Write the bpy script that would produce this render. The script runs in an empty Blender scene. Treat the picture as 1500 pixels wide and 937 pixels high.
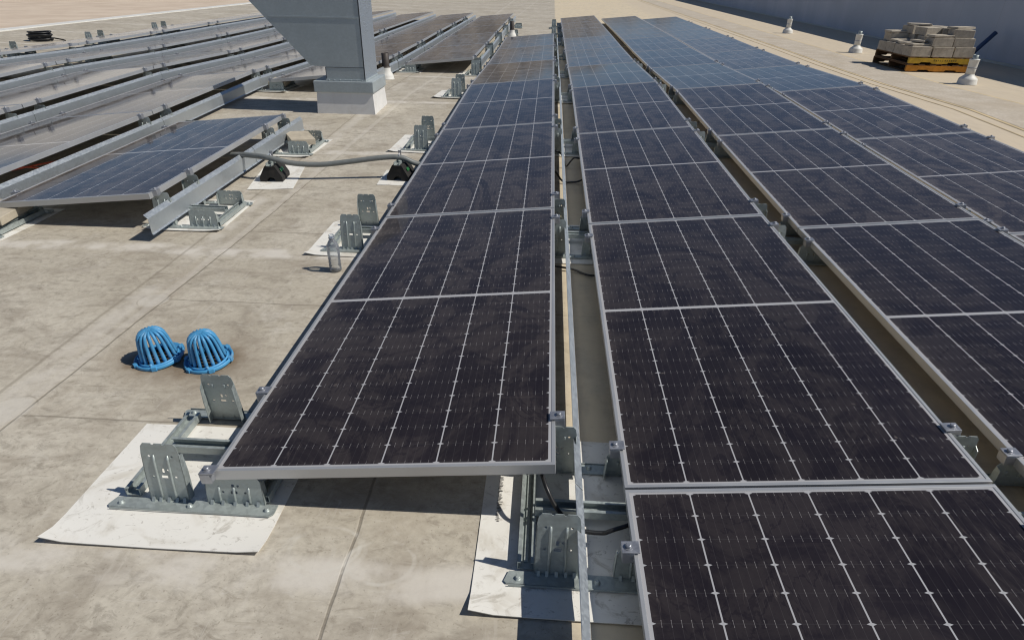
import bpy, bmesh, math, random
from mathutils import Vector, Matrix
random.seed(7)
S = bpy.context.scene
COL = S.collection

# ------------------------------------------------------------------ camera
cam_d = bpy.data.cameras.new('camera')
cam = bpy.data.objects.new('camera', cam_d); COL.objects.link(cam)
cam_d.sensor_fit = 'HORIZONTAL'; cam_d.sensor_width = 36.0
cam_d.lens = 36.0 * 910.951 / 1500.0
cam_d.clip_start = 0.05; cam_d.clip_end = 6000
RIGHT = Vector((.9982, .0581, .0154)).normalized(); FWD = Vector((-.0431, .8704, -.4904)).normalized()
UP = RIGHT.cross(FWD).normalized(); RIGHT = FWD.cross(UP)
CAMP = Vector((.9311, -1.3084, 1.2867))
cam.matrix_world = Matrix(((RIGHT.x, UP.x, -FWD.x, CAMP.x), (RIGHT.y, UP.y, -FWD.y, CAMP.y), (RIGHT.z, UP.z, -FWD.z, CAMP.z), (0, 0, 0, 1)))
S.camera = cam

# ------------------------------------------------------------------ sky, sun, exposure
SUN_EL, SUN_AZ = math.radians(49), math.radians(95)     # azimuth clockwise from +Y
w = bpy.data.worlds.new('World'); S.world = w; w.use_nodes = True
wn = w.node_tree.nodes; wl = w.node_tree.links
bg = wn['Background']; bg.inputs['Strength'].default_value = 0.066
sky = wn.new('ShaderNodeTexSky'); sky.sky_type = 'NISHITA'; sky.sun_disc = False
sky.sun_elevation = SUN_EL; sky.sun_rotation = SUN_AZ; sky.altitude = 30; sky.dust_density = 0.1; sky.air_density = 0.75; sky.ozone_density = 3.0
wl.new(sky.outputs[0], bg.inputs['Color'])
sun_d = bpy.data.lights.new('sun', 'SUN'); sun_d.energy = 4.15; sun_d.angle = math.radians(.53); sun_d.color = (1, .955, .87)
sun = bpy.data.objects.new('sun', sun_d); COL.objects.link(sun)
sd = Vector((math.sin(SUN_AZ) * math.cos(SUN_EL), math.cos(SUN_AZ) * math.cos(SUN_EL), math.sin(SUN_EL)))
sun.rotation_euler = sd.to_track_quat('Z', 'Y').to_euler()
S.view_settings.view_transform = 'Standard'; S.view_settings.look = 'None'
S.view_settings.exposure = 0.0; S.view_settings.gamma = 1.0
S.render.engine = 'CYCLES'
S.cycles.filter_width = 1.2; S.cycles.max_bounces = 8; S.cycles.transparent_max_bounces = 12

# ------------------------------------------------------------------ node helper
class G:
    def __init__(s, name):
        s.mat = bpy.data.materials.new(name); s.mat.use_nodes = True
        s.t = s.mat.node_tree; s.t.nodes.clear()
        s.out = s.t.nodes.new('ShaderNodeOutputMaterial')
    def put(s, sock, v):
        if v is None: return
        if isinstance(v, bpy.types.NodeSocket): s.t.links.new(v, sock)
        elif isinstance(v, (tuple, list)) and len(v) == 3 and sock.type == 'RGBA': sock.default_value = (*v, 1)
        else: sock.default_value = v
    def n(s, typ, out=0, attrs=None, **kw):
        nd = s.t.nodes.new(typ)
        for k, v in (attrs or {}).items(): setattr(nd, k, v)
        for k, v in kw.items():
            k2 = k.replace('_', ' ')
            s.put(nd.inputs[int(k[1:])] if k[0] == 'i' and k[1:].isdigit() else nd.inputs[k2], v)
        return nd.outputs[out]
    def m(s, op, a, b=None, c=None, clamp=False):
        nd = s.t.nodes.new('ShaderNodeMath'); nd.operation = op; nd.use_clamp = clamp
        for i, v in enumerate((a, b, c)): s.put(nd.inputs[i], v)
        return nd.outputs[0]
    def noise(s, vec, scale, detail=3, rough=.55, dist=0.0):
        return s.n('ShaderNodeTexNoise', Vector=vec, Scale=scale, Detail=detail, Roughness=rough, Distortion=dist)
    def mapv(s, vec, sc=(1, 1, 1), rot=(0, 0, 0), loc=(0, 0, 0)):
        return s.n('ShaderNodeMapping', Vector=vec, Scale=sc, Rotation=rot, Location=loc)
    def ramp(s, f, lo, hi, a=0.0, b=1.0, smooth=True):
        return s.n('ShaderNodeMapRange', attrs={'interpolation_type': 'SMOOTHSTEP' if smooth else 'LINEAR'}, i0=f, i1=lo, i2=hi, i3=a, i4=b)
    def mix(s, f, a, b, blend='MIX'):
        nd = s.t.nodes.new('ShaderNodeMix'); nd.data_type = 'RGBA'; nd.blend_type = blend
        s.put(nd.inputs[0], f); s.put(nd.inputs[6], a); s.put(nd.inputs[7], b)
        return nd.outputs[2]
    def bsdf(s, **kw): return s.n('ShaderNodeBsdfPrincipled', **kw)
    def bump(s, h, strength=.3, dist=.01): return s.n('ShaderNodeBump', Height=h, Strength=strength, Distance=dist)
    def pos(s): return s.n('ShaderNodeNewGeometry')
    def obj(s): return s.n('ShaderNodeTexCoord', out=3)
    def xyz(s, v):
        nd = s.t.nodes.new('ShaderNodeSeparateXYZ'); s.put(nd.inputs[0], v); return nd.outputs
    def done(s, sh): s.t.links.new(sh, s.out.inputs[0]); return s.mat

def simple(name, col, rough=.6, metal=0.0, var=.12, scale=14, bump=0.0, spec=.5, dirt=None):
    g = G(name); v = g.obj()
    n1 = g.noise(v, scale, 4); n2 = g.noise(v, scale * .17, 3)
    f = g.ramp(g.m('ADD', g.m('MULTIPLY', n1, .5), g.m('MULTIPLY', n2, .5)), .3, .7)
    c = g.mix(f, tuple(x * (1 - var) for x in col), tuple(min(1, x * (1 + var)) for x in col))
    if dirt: c = g.mix(g.ramp(g.noise(v, scale * .5, 5, .65, .6), .52, .75, 0, dirt[1]), c, dirt[0])
    b = g.bsdf(Base_Color=c, Roughness=g.ramp(n1, .2, .8, max(.05, rough - .08), min(1, rough + .08)), Metallic=metal, Specular_IOR_Level=spec)
    if bump: g.put(b.node.inputs['Normal'], g.bump(n1, bump, .004))
    return g.done(b)

def galvanised(name, col, metal, rough, sc=55):
    g = G(name); v = g.obj()
    vo = g.n('ShaderNodeTexVoronoi', out=1, Vector=v, Scale=sc)
    sp = g.xyz(vo)[0]
    n = g.noise(v, 6, 4)
    k = g.m('ADD', g.m('MULTIPLY', sp, .2 if metal > .38 and metal < .42 else .10), g.m('ADD', g.m('MULTIPLY', n, .20), .05))
    c = g.mix(g.ramp(k, .08, .40), tuple(x * .86 for x in col), tuple(x * 1.1 for x in col))
    return g.done(g.bsdf(Base_Color=c, Metallic=metal, Roughness=g.ramp(sp, 0, 1, rough - .07, rough + .1)))

M = {}
M['galv'] = galvanised('galvanised_steel', (.36, .40, .39), .4, .46, 95)
M['galv_duct'] = galvanised('duct_steel', (.41, .455, .47), .3, .5, 60)
M['silver'] = galvanised('deflector_steel', (.47, .505, .53), .7, .45, 120)
M['alu'] = simple('anodised_aluminium', (.50, .505, .51), .42, .55, .06, 5)
M['back'] = simple('white_backsheet', (.74, .74, .73), .6, 0, .03)
M['clamp'] = simple('clamp_metal', (.38, .39, .42), .42, .7, .15, 60)
M['dark_metal'] = simple('dark_metal', (.05, .05, .055), .5, .3)
M['sheet'] = None
M['black_rubber'] = simple('black_rubber', (.022, .021, .02), .8, 0, .3, 40, .3, .3, ((.12, .10, .08), .25))
M['black_cable'] = simple('cable_black', (.012, .012, .013), .45, 0, .2, 30)
M['orange_cable'] = simple('cable_orange', (.55, .08, .03), .5)
M['conduit'] = simple('conduit_grey', (.16, .17, .165), .5, 0, .12, 20)
M['blue'] = simple('blue_cast_iron', (.065, .28, .52), .45, 0, .22, 30, .25, .5, ((.26, .30, .32), .55))
M['pvc'] = simple('white_boot', (.66, .65, .61), .55, 0, .08, 10, 0, .5, ((.42, .38, .32), .35))
M['curb'] = simple('curb_membrane', (.66, .65, .63), .6, 0, .06, 6, .1, .5, ((.40, .37, .33), .4))
M['brown_pipe'] = simple('dark_vent_pipe', (.055, .045, .04), .6, .2, .2, 12)
M['block'] = simple('concrete_block', (.41, .365, .30), .9, 0, .22, 22, .5, .2, ((.2, .17, .14), .4))
M['paver'] = simple('paver', (.42, .37, .29), .9, 0, .15, 25, .4, .2)
M['yellow'] = simple('yellow_painted_wood', (.52, .33, .035), .65, 0, .25, 18, .3, .3, ((.25, .15, .04), .5))
M['orange'] = simple('orange_painted_wood', (.50, .21, .025), .65, 0, .25, 18, .3, .3, ((.22, .11, .03), .5))
M['wood'] = simple('raw_pallet_wood', (.16, .09, .045), .85, 0, .35, 20, .4, .2)
M['ink'] = simple('black_ink', (.03, .025, .02), .8)
M['brace'] = simple('blue_steel', (.045, .08, .17), .5, .2)
M['tan_line'] = simple('tan_sealant', (.53, .42, .255), .9, 0, .2, 3)
M['green_tag'] = simple('green_tag', (.02, .13, .04), .4)

def foil_mat():
    g = G('wrinkled_foil'); v = g.obj(); n = g.noise(g.mapv(v, (1, 1, 1.6)), 9, 5, .65, 2.0)
    k = g.m('ABSOLUTE', g.m('SUBTRACT', n, .5))
    return g.done(g.bsdf(Base_Color=(.42, .46, .50), Metallic=.6, Roughness=.42, Normal=g.bump(g.ramp(k, 0, .16), .35, .02)))
M['foil'] = foil_mat()

def wall_mat():
    g = G('white_wall'); p = g.pos(); x, y, z = g.xyz(p)[:3]
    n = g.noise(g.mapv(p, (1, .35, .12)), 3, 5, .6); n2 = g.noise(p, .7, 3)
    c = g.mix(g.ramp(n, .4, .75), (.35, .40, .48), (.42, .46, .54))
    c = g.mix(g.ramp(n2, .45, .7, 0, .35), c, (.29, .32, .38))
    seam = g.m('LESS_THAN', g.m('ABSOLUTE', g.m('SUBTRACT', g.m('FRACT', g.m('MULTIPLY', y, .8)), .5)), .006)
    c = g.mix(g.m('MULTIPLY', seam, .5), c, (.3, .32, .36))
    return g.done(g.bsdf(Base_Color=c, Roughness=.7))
M['wall'] = wall_mat()

def sheet_mat():
    g = G('white_slip_sheet'); p = g.pos()
    d = g.noise(p, 7, 5, .6, .8); e = g.noise(g.mapv(p, (1, 1.6, 1)), 26, 4, .7, 1.2); f2 = g.noise(p, 60, 2)
    c = g.mix(g.ramp(d, .5, .72, 0, .6), (.74, .72, .67), (.50, .455, .375))
    bm_ = g.noise(g.mapv(p, (1, 1, 1), loc=(2, 5, 0)), 10, 5, .7, 1.0)
    c = g.mix(g.ramp(bm_, .56, .70, 0, .6), c, (.36, .325, .27))
    c = g.mix(g.ramp(e, .58, .70, 0, .6), c, (.28, .25, .21))
    c = g.mix(g.ramp(f2, .7, .8, 0, .4), c, (.2, .18, .15))
    return g.done(g.bsdf(Base_Color=c, Roughness=.55))
M['sheet'] = sheet_mat()

def roof_mat():
    g = G('roof_membrane'); p = g.pos(); o = g.xyz(p); x, y = o[0], o[1]
    wob = g.m('MULTIPLY', g.m('SUBTRACT', g.noise(p, 5, 2), .5), .02)
    wob2 = g.m('MULTIPLY', g.m('SUBTRACT', g.noise(p, 2.0, 3), .5), .16)
    xw = g.m('ADD', x, wob); yw = g.m('ADD', y, wob)
    big = g.noise(p, .9, 4, .6, .5); mid = g.noise(g.mapv(p, (1, 1.7, 1)), 4.2, 6, .62, .8); fine = g.noise(p, 38, 4, .7)
    grime = g.noise(g.mapv(p, (.7, 2.0, 1), loc=(3, 1, 0)), 9, 6, .7, 1.6)
    speck = g.noise(p, 120, 2, .5)
    mott = g.noise(g.mapv(p, (1, 1.25, 1), loc=(11, 4, 2)), 13, 8, .74, .9); scuf = g.noise(g.mapv(p, (3, 22, 1), rot=(0, 0, -.35)), 2.2, 4, .7, .8)
    c = g.mix(g.ramp(big, .3, .7), (.43, .386, .308), (.545, .50, .418))
    c = g.mix(g.ramp(mid, .42, .70, 0, .7), c, (.285, .245, .195))
    c = g.mix(g.ramp(g.noise(g.mapv(p, (1, 1.3, 1), loc=(7, 2, 1)), 2.4, 5, .65, 1.0), .52, .74, 0, .75), c, (.55, .51, .44))
    c = g.mix(g.ramp(grime, .54, .72, 0, .6), c, (.215, .182, .14))
    c = g.mix(g.ramp(fine, .3, .75, 0, .36), c, (.24, .205, .165))
    c = g.mix(g.ramp(speck, .62, .74, 0, .42), c, (.15, .12, .09))
    c = g.mix(g.ramp(mott, .50, .66, 0, .5), c, (.215, .188, .15))
    c = g.mix(g.ramp(mott, .30, .44, .38, 0), c, (.56, .525, .465))
    c = g.mix(g.ramp(scuf, .62, .72, 0, .4), c, (.57, .54, .48))
    streak = g.noise(g.mapv(p, (14, 1.4, 1), rot=(0, 0, .5)), 3, 4, .65, .5)
    c = g.mix(g.ramp(streak, .58, .72, 0, .32), c, (.53, .49, .43))
    # pale scrubbed bands along the cross laps
    fb = g.m('ABSOLUTE', g.m('SUBTRACT', g.m('MULTIPLY', g.m('FRACT', g.m('DIVIDE', g.m('ADD', g.m('ADD', y, wob2), 1.265), 2.09)), 2.09), 1.045))
    band = g.m('MULTIPLY', g.ramp(fb, .03, .085, 1, 0), g.ramp(g.noise(p, 6, 4, .6), .36, .6, .1, 1))
    c = g.mix(g.m('MULTIPLY', band, .8), c, (.60, .56, .50))
    # worn pale strip and soft line parallel to the rows
    st = g.m('ABSOLUTE', g.m('SUBTRACT', xw, -1.09))
    c = g.mix(g.ramp(st, .004, .012, .45, 0), c, (.2, .17, .13))
    c = g.mix(g.m('MULTIPLY', g.ramp(g.m('ABSOLUTE', g.m('SUBTRACT', xw, -1.02)), .02, .075, .5, 0), g.ramp(g.noise(p, 5, 3), .4, .6)), c, (.56, .52, .46))
    # laps: dark line beside a pale edge
    s1 = g.m('SUBTRACT', xw, g.m('ADD', -.93, g.m('MULTIPLY', y, .033)))
    s2 = g.m('SUBTRACT', xw, .432)
    s3 = g.m('SUBTRACT', xw, -2.3)
    lines = None
    for s_ in (s1, s2, s3):
        l = g.ramp(g.m('ABSOLUTE', s_), .0022, .0062, 1, 0); lines = l if lines is None else g.m('MAXIMUM', lines, l)
    lines = g.m('MULTIPLY', lines, g.ramp(y, 2.2, 4.5, 1, .15))
    pale = g.ramp(g.m('ABSOLUTE', g.m('ADD', s1, .03)), .012, .03, .35, 0)
    c = g.mix(pale, c, (.55, .51, .45))
    fy = g.m('ABSOLUTE', g.m('SUBTRACT', g.m('MULTIPLY', g.m('FRACT', g.m('DIVIDE', g.m('ADD', yw, .086), .908)), .908), .454))
    right_of = g.m('MULTIPLY', g.m('GREATER_THAN', s1, 0.0), g.ramp(y, 2.5, 2.9, 1, .1))
    cross = g.m('MULTIPLY', g.ramp(fy, .002, .0062, 1, 0), right_of)
    allx = g.m('MAXIMUM', lines, g.m('MULTIPLY', cross, .9))
    c = g.mix(g.m('MULTIPLY', allx, .52), c, (.115, .095, .07))
    # T-patches and swirl rings
    def dist(cx, cy, sy=1.0):
        dx = g.m('SUBTRACT', x, cx); dy = g.m('MULTIPLY', g.m('SUBTRACT', y, cy), sy)
        return g.m('SQRT', g.m('ADD', g.m('MULTIPLY', dx, dx), g.m('MULTIPLY', dy, dy)))
    for cx, cy, r in ((-.935, 1.262, .075), (-.975, .395, .085), (-1.01, -.2, .12)):
        d = g.m('ADD', dist(cx, cy), g.m('MULTIPLY', wob, .9))
        c = g.mix(g.ramp(d, r - .02, r, .38, 0), c, (.53, .50, .45))
        c = g.mix(g.m('MULTIPLY', g.ramp(g.m('ABSOLUTE', g.m('SUBTRACT', d, r)), .001, .005, .4, 0), g.ramp(g.noise(p, 8, 3), .42, .6)), c, (.2, .17, .13))
    for cx, cy, r, a in ((.36, -.135, .10, 1), (.52, -.17, .095, 1), (.36, -.145, .118, .6), (.53, -.18, .108, .5), (.30, -.16, .09, .4)):
        d = g.m('ADD', dist(cx, cy, 1.35), g.m('MULTIPLY', wob, 2.2))
        ring = g.m('MULTIPLY', g.ramp(g.m('ABSOLUTE', g.m('SUBTRACT', d, r)), .002, .010, .55 * a, 0), g.ramp(g.noise(p, 11, 3), .42, .62))
        c = g.mix(ring, c, (.58, .55, .49))
    # brown silt round the drains
    for cx, cy in ((-.625, .765), (-.413, .76)):
        d = g.m('ADD', dist(cx, cy, 1.15), g.m('MULTIPLY', g.m('SUBTRACT', g.noise(p, 11, 4, .6), .5), .16))
        c = g.mix(g.ramp(d, .085, .175, .92, 0), c, (.15, .105, .065))
        c = g.mix(g.ramp(d, .15, .32, .35, 0), c, (.25, .20, .145))
    c = g.mix(g.m('MULTIPLY', g.ramp(x, 1.02, 1.08, 0, .8), g.ramp(g.noise(g.mapv(p, (3, 1, 1)), 3, 4, .6), .3, .6, .55, 1)), c, (.66, .55, .385))  # tan dirt between the right-hand rows, colour paled to lift the shade there
    # the cleaner, yellower field beside the walkway
    c = g.mix(g.ramp(x, 4.2, 5.0, 0, .7), c, (.53, .45, .345))
    c = g.mix(g.ramp(g.noise(g.mapv(p, (2.5, .5, 1)), 4, 4, .6), .5, .8, 0, .4), c, g.mix(.5, c, (.34, .28, .21)))
    h = g.m('ADD', g.m('MULTIPLY', fine, .5), g.m('ADD', mid, g.m('MULTIPLY', allx, -1.2)))
    return g.done(g.bsdf(Base_Color=c, Roughness=.72, Specular_IOR_Level=.35, Normal=g.bump(h, .35, .004)))
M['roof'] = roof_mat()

def tread_mat():
    g = G('walkway_tread'); p = g.pos()
    v = g.n('ShaderNodeTexVoronoi', Vector=g.mapv(p, (1, 1, 1), rot=(0, 0, .78)), Scale=24)
    n = g.noise(p, 3, 5, .6); n2 = g.noise(p, .8, 3)
    c = g.mix(g.ramp(n, .35, .7), (.46, .40, .32), (.55, .49, .41))
    c = g.mix(g.ramp(v, .2, .5, 0, .30), c, (.30, .25, .19))
    c = g.mix(g.ramp(n2, .5, .7, 0, .35), c, (.40, .32, .22))
    return g.done(g.bsdf(Base_Color=c, Roughness=.85, Normal=g.bump(v, .5, .004)))
M['tread'] = tread_mat()

def ground_mat(name, a, b, sc):
    g = G(name); p = g.pos(); n = g.noise(p, sc, 6, .65)
    return g.done(g.bsdf(Base_Color=g.mix(g.ramp(n, .35, .65), a, b), Roughness=.9))
M['ground'] = ground_mat('ground', (.12, .115, .105), (.2, .18, .15), .05)
M['lower_roof'] = ground_mat('lower_roof', (.50, .40, .31), (.58, .48, .38), .8)
M['hills'] = ground_mat('hills', (.115, .097, .08), (.18, .158, .132), .012)
M['blue_hills'] = ground_mat('blue_hills', (.085, .10, .12), (.13, .145, .165), .012)
M['dry_hills'] = ground_mat('dry_hills', (.54, .515, .475), (.63, .60, .555), .012)

# ---- photovoltaic glass: cells, ribbons and dust on real UV-like object coordinates
PW, PL = 1.0, 2.141
def glass_mat():
    g = G('solar_cells_under_glass'); v = g.obj(); o = g.xyz(v); x, y = o[0], o[1]
    rnd = g.n('ShaderNodeObjectInfo', out=5)
    off = g.n('ShaderNodeCombineXYZ', X=g.m('MULTIPLY', rnd, 37.0), Y=g.m('MULTIPLY', rnd, 91.0), Z=rnd)
    nd = g.t.nodes.new('ShaderNodeVectorMath'); nd.operation = 'ADD'; g.put(nd.inputs[0], v); g.put(nd.inputs[1], off); vr = nd.outputs[0]
    mar, cx = .018, (PW - .036) / 6
    u = g.m('DIVIDE', g.m('SUBTRACT', x, mar), cx)
    fx = g.m('MULTIPLY', g.m('ABSOLUTE', g.m('SUBTRACT', g.m('FRACT', g.m('ADD', u, .5)), .5)), cx)
    half = PL / 2; cy = (half - .010 - .020) / 13
    yy = g.m('SUBTRACT', g.m('ABSOLUTE', g.m('SUBTRACT', y, half)), .010)
    fy = g.m('MULTIPLY', g.m('ABSOLUTE', g.m('SUBTRACT', g.m('FRACT', g.m('ADD', g.m('DIVIDE', yy, cy), .5)), .5)), cy)
    fb = g.m('MULTIPLY', g.m('ABSOLUTE', g.m('SUBTRACT', g.m('FRACT', g.m('ADD', g.m('MULTIPLY', u, 7), .5)), .5)), cx / 7)
    white = g.m('LESS_THAN', fx, .0020)
    white = g.m('MAXIMUM', white, g.m('LESS_THAN', g.m('ADD', g.m('MULTIPLY', fx, .42), fy), .0046))
    white = g.m('MAXIMUM', white, g.m('LESS_THAN', yy, 0.0))
    edge = g.m('MINIMUM', g.m('MINIMUM', x, g.m('SUBTRACT', PW, x)), g.m('MINIMUM', y, g.m('SUBTRACT', PL, y)))
    white = g.m('MAXIMUM', white, g.m('LESS_THAN', edge, mar))
    dash = g.m('MULTIPLY', g.m('LESS_THAN', fb, .0005), g.m('LESS_THAN', fy, .0085))
    dash = g.m('MAXIMUM', dash, g.m('MULTIPLY', g.m('LESS_THAN', fb, .0009), g.m('LESS_THAN', g.m('ABSOLUTE', g.m('SUBTRACT', fy, .008)), .0016)))
    bus = g.m('LESS_THAN', fb, .00055)
    gap = g.m('LESS_THAN', fy, .0005)
    tone = g.n('ShaderNodeTexWhiteNoise', attrs={'noise_dimensions': '2D'}, Vector=g.n('ShaderNodeCombineXYZ', X=g.m('ADD', g.m('FLOOR', u), g.m('MULTIPLY', rnd, 50.0)), Y=g.m('FLOOR', g.m('DIVIDE', y, 1.065))))
    c = g.mix(tone, (.0095, .0075, .0110), (.0130, .0105, .0150))
    c = g.mix(g.m('MULTIPLY', bus, .22), c, (.09, .085, .09))
    c = g.mix(g.m('MULTIPLY', gap, .45), c, (.06, .06, .065))
    c = g.mix(g.m('MULTIPLY', dash, .52), c, (.30, .285, .285))
    c = g.mix(g.m('MULTIPLY', white, .97), c, (.40, .40, .415))
    # dust film: thicker optical path at grazing angles, wiped swirls, finger streaks and dried spots
    warp = g.noise(g.mapv(vr, (1, .7, 1), rot=(0, 0, .6)), 2.6, 6, .68, 2.8)
    film = g.ramp(warp, .42, .57, .26, 1.0)
    wipe = g.noise(g.mapv(vr, (1.6, .8, 1), rot=(0, 0, -.5)), 3.4, 5, .6, 1.8)
    streak = g.m('MULTIPLY', g.ramp(g.m('ABSOLUTE', g.m('SUBTRACT', wipe, .5)), .008, .020, 1, 0), g.ramp(g.noise(vr, 2.3, 2), .40, .52))
    patch = g.ramp(g.noise(g.mapv(vr, (1.3, .9, 1), loc=(5, 2, 0)), 2.1, 5, .65, 1.6), .54, .64)
    finen = g.noise(vr, 34, 4, .7, .4)
    tau = g.m('MULTIPLY', film, g.ramp(finen, .3, .7, .85, 1.15))
    tau = g.m('MULTIPLY', tau, g.m('SUBTRACT', 1.0, g.m('MULTIPLY', streak, .55)))
    tau = g.m('MULTIPLY', tau, g.m('SUBTRACT', 1.0, g.m('MULTIPLY', patch, .65)))
    low = g.m('EXPONENT', g.m('MULTIPLY', g.m('SUBTRACT', x, .012), -38.0))
    rim = g.m('EXPONENT', g.m('MULTIPLY', g.m('SUBTRACT', edge, .012), -90.0))
    settle = g.m('MULTIPLY', g.m('ADD', g.m('MULTIPLY', low, 1.5), g.m('MULTIPLY', rim, .8)), g.ramp(g.noise(vr, 14, 4, .65), .3, .65, .2, 1.2))
    runs = g.m('MULTIPLY', g.ramp(g.noise(g.mapv(vr, (.9, 16, 1)), 3, 3, .6), .60, .72, 0, .6), g.ramp(g.noise(vr, 1.6, 2), .42, .6))
    amount = g.ramp(g.n('ShaderNodeTexWhiteNoise', attrs={'noise_dimensions': '1D'}, W=g.m('MULTIPLY', rnd, 77.0)), 0, 1, .6, 1.45, False)
    tau = g.m('MULTIPLY', g.m('ADD', g.m('ADD', tau, g.m('ADD', settle, runs)), .16), g.m('MULTIPLY', amount, .039))
    facing = g.n('ShaderNodeLayerWeight', out=1, Blend=.5)
    cosv = g.m('MAXIMUM', g.m('SUBTRACT', 1.0, facing), .03)
    cov = g.m('SUBTRACT', 1.0, g.m('EXPONENT', g.m('MULTIPLY', g.m('DIVIDE', tau, cosv), -1.0)))
    spots = g.m('MULTIPLY', g.ramp(g.noise(vr, 42, 2, .5), .68, .77, 0, .26), g.ramp(g.noise(vr, 3.0, 2), .5, .62))
    scuff = g.m('MULTIPLY', g.ramp(g.noise(g.mapv(vr, (9, 1, 1), rot=(0, 0, .9)), 6, 3, .6, 1.5), .60, .72, 0, .12), g.ramp(g.noise(vr, 2.0, 2), .48, .6))
    cov = g.m('MAXIMUM', cov, g.m('MAXIMUM', spots, scuff))
    c = g.mix(cov, c, (.335, .285, .25))
    rough = g.m('ADD', .05, g.m('MULTIPLY', cov, .16))
    return g.done(g.bsdf(Base_Color=c, Roughness=rough, IOR=1.32))
M['pv'] = glass_mat()

def bottle_mat():
    g = G('clear_plastic')
    tr = g.n('ShaderNodeBsdfTransparent', Color=(.94, .955, .96))
    gl = g.n('ShaderNodeBsdfGlossy', Color=(.9, .92, .95), Roughness=.12)
    df = g.n('ShaderNodeBsdfDiffuse', Color=(.75, .77, .8))
    fr = g.n('ShaderNodeLayerWeight', out=0, Blend=.34)
    a = g.n('ShaderNodeMixShader', i0=fr, i1=tr, i2=gl)
    return g.done(g.n('ShaderNodeMixShader', i0=.17, i1=a, i2=df))
M['bottle'] = bottle_mat()

# ------------------------------------------------------------------ mesh helpers
class MB:
    def __init__(s): s.bm = bmesh.new()
    def box(s, x0, x1, y0, y1, z0, z1, bev=0.0, mat=None):
        vs = [s.bm.verts.new(v) for v in ((x0, y0, z0), (x1, y0, z0), (x1, y1, z0), (x0, y1, z0), (x0, y0, z1), (x1, y0, z1), (x1, y1, z1), (x0, y1, z1))]
        fs = [s.bm.faces.new([vs[i] for i in f]) for f in ((3, 2, 1, 0), (4, 5, 6, 7), (0, 1, 5, 4), (1, 2, 6, 5), (2, 3, 7, 6), (3, 0, 4, 7))]
        if bev:
            es = list({e for f in fs for e in f.edges})
            r = bmesh.ops.bevel(s.bm, geom=es, offset=bev, segments=2, profile=.6, affect='EDGES')
            vs = list({v for f in r['faces'] for v in f.verts} | {v for v in vs if v.is_valid})
        if mat is not None: bmesh.ops.transform(s.bm, matrix=mat, verts=[v for v in vs if v.is_valid])
        return s
    def prism(s, pts, axis, a, b, mat=None):
        """closed 2-D outline extruded along an axis from a to b"""
        def P(p, t): return {'x': (t, p[0], p[1]), 'y': (p[0], t, p[1]), 'z': (p[0], p[1], t)}[axis]
        A = [s.bm.verts.new(P(p, a)) for p in pts]; B = [s.bm.verts.new(P(p, b)) for p in pts]
        n = len(pts)
        s.bm.faces.new(A); s.bm.faces.new(B[::-1])
        for i in range(n): s.bm.faces.new((A[i], B[i], B[(i + 1) % n], A[(i + 1) % n]))
        if mat is not None: bmesh.ops.transform(s.bm, matrix=mat, verts=A + B)
        return s
    def lathe(s, prof, n=24, c=(0, 0, 0), cap=True):
        rings = []
        for r, z in prof:
            rings.append([s.bm.verts.new((c[0] + r * math.cos(2 * math.pi * i / n), c[1] + r * math.sin(2 * math.pi * i / n), c[2] + z)) for i in range(n)])
        for a, b in zip(rings, rings[1:]):
            for i in range(n):
                f = s.bm.faces.new((a[i], a[(i + 1) % n], b[(i + 1) % n], b[i])); f.smooth = True
        if cap:
            s.bm.faces.new(rings[0][::-1]); s.bm.faces.new(rings[-1])
        return s
    def tube(s, pts, r, n=8, cap=True):
        pts = [Vector(p) for p in pts]; rings = []; up = Vector((0, 0, 1)); prev = None
        for i, p in enumerate(pts):
            t = (pts[min(i + 1, len(pts) - 1)] - pts[max(i - 1, 0)]).normalized()
            a = prev - t * prev.dot(t) if prev is not None else t.cross(up if abs(t.z) < .9 else Vector((1, 0, 0)))
            a.normalize(); prev = a; b = t.cross(a)
            rr = r[i] if isinstance(r, (list, tuple)) else r
            rings.append([s.bm.verts.new(p + (a * math.cos(2 * math.pi * k / n) + b * math.sin(2 * math.pi * k / n)) * rr) for k in range(n)])
        for A, B in zip(rings, rings[1:]):
            for k in range(n):
                f = s.bm.faces.new((A[k], A[(k + 1) % n], B[(k + 1) % n], B[k])); f.smooth = True
        if cap: s.bm.faces.new(rings[0][::-1]); s.bm.faces.new(rings[-1])
        return s
    def plate(s, outline, holes, th, mat=None):
        """flat plate with real holes, in the XZ plane, thickness along Y"""
        bm2 = bmesh.new(); es = []
        for loop in [outline] + holes:
            vs = [bm2.verts.new((p[0], 0, p[1])) for p in loop]
            es += [bm2.edges.new((vs[i], vs[(i + 1) % len(vs)])) for i in range(len(vs))]
        bmesh.ops.triangle_fill(bm2, use_beauty=True, use_dissolve=False, edges=es)
        r = bmesh.ops.extrude_face_region(bm2, geom=bm2.faces[:])
        bmesh.ops.translate(bm2, vec=(0, th, 0), verts=[e for e in r['geom'] if isinstance(e, bmesh.types.BMVert)])
        if mat is not None: bmesh.ops.transform(bm2, matrix=mat, verts=bm2.verts[:])
        me = bpy.data.meshes.new('tmp'); bm2.to_mesh(me); bm2.free(); s.bm.from_mesh(me); bpy.data.meshes.remove(me)
        return s
    def mesh(s, name, mat):
        bmesh.ops.recalc_face_normals(s.bm, faces=s.bm.faces[:])
        me = bpy.data.meshes.new(name); s.bm.to_mesh(me); s.bm.free(); me.materials.append(mat); return me

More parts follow.
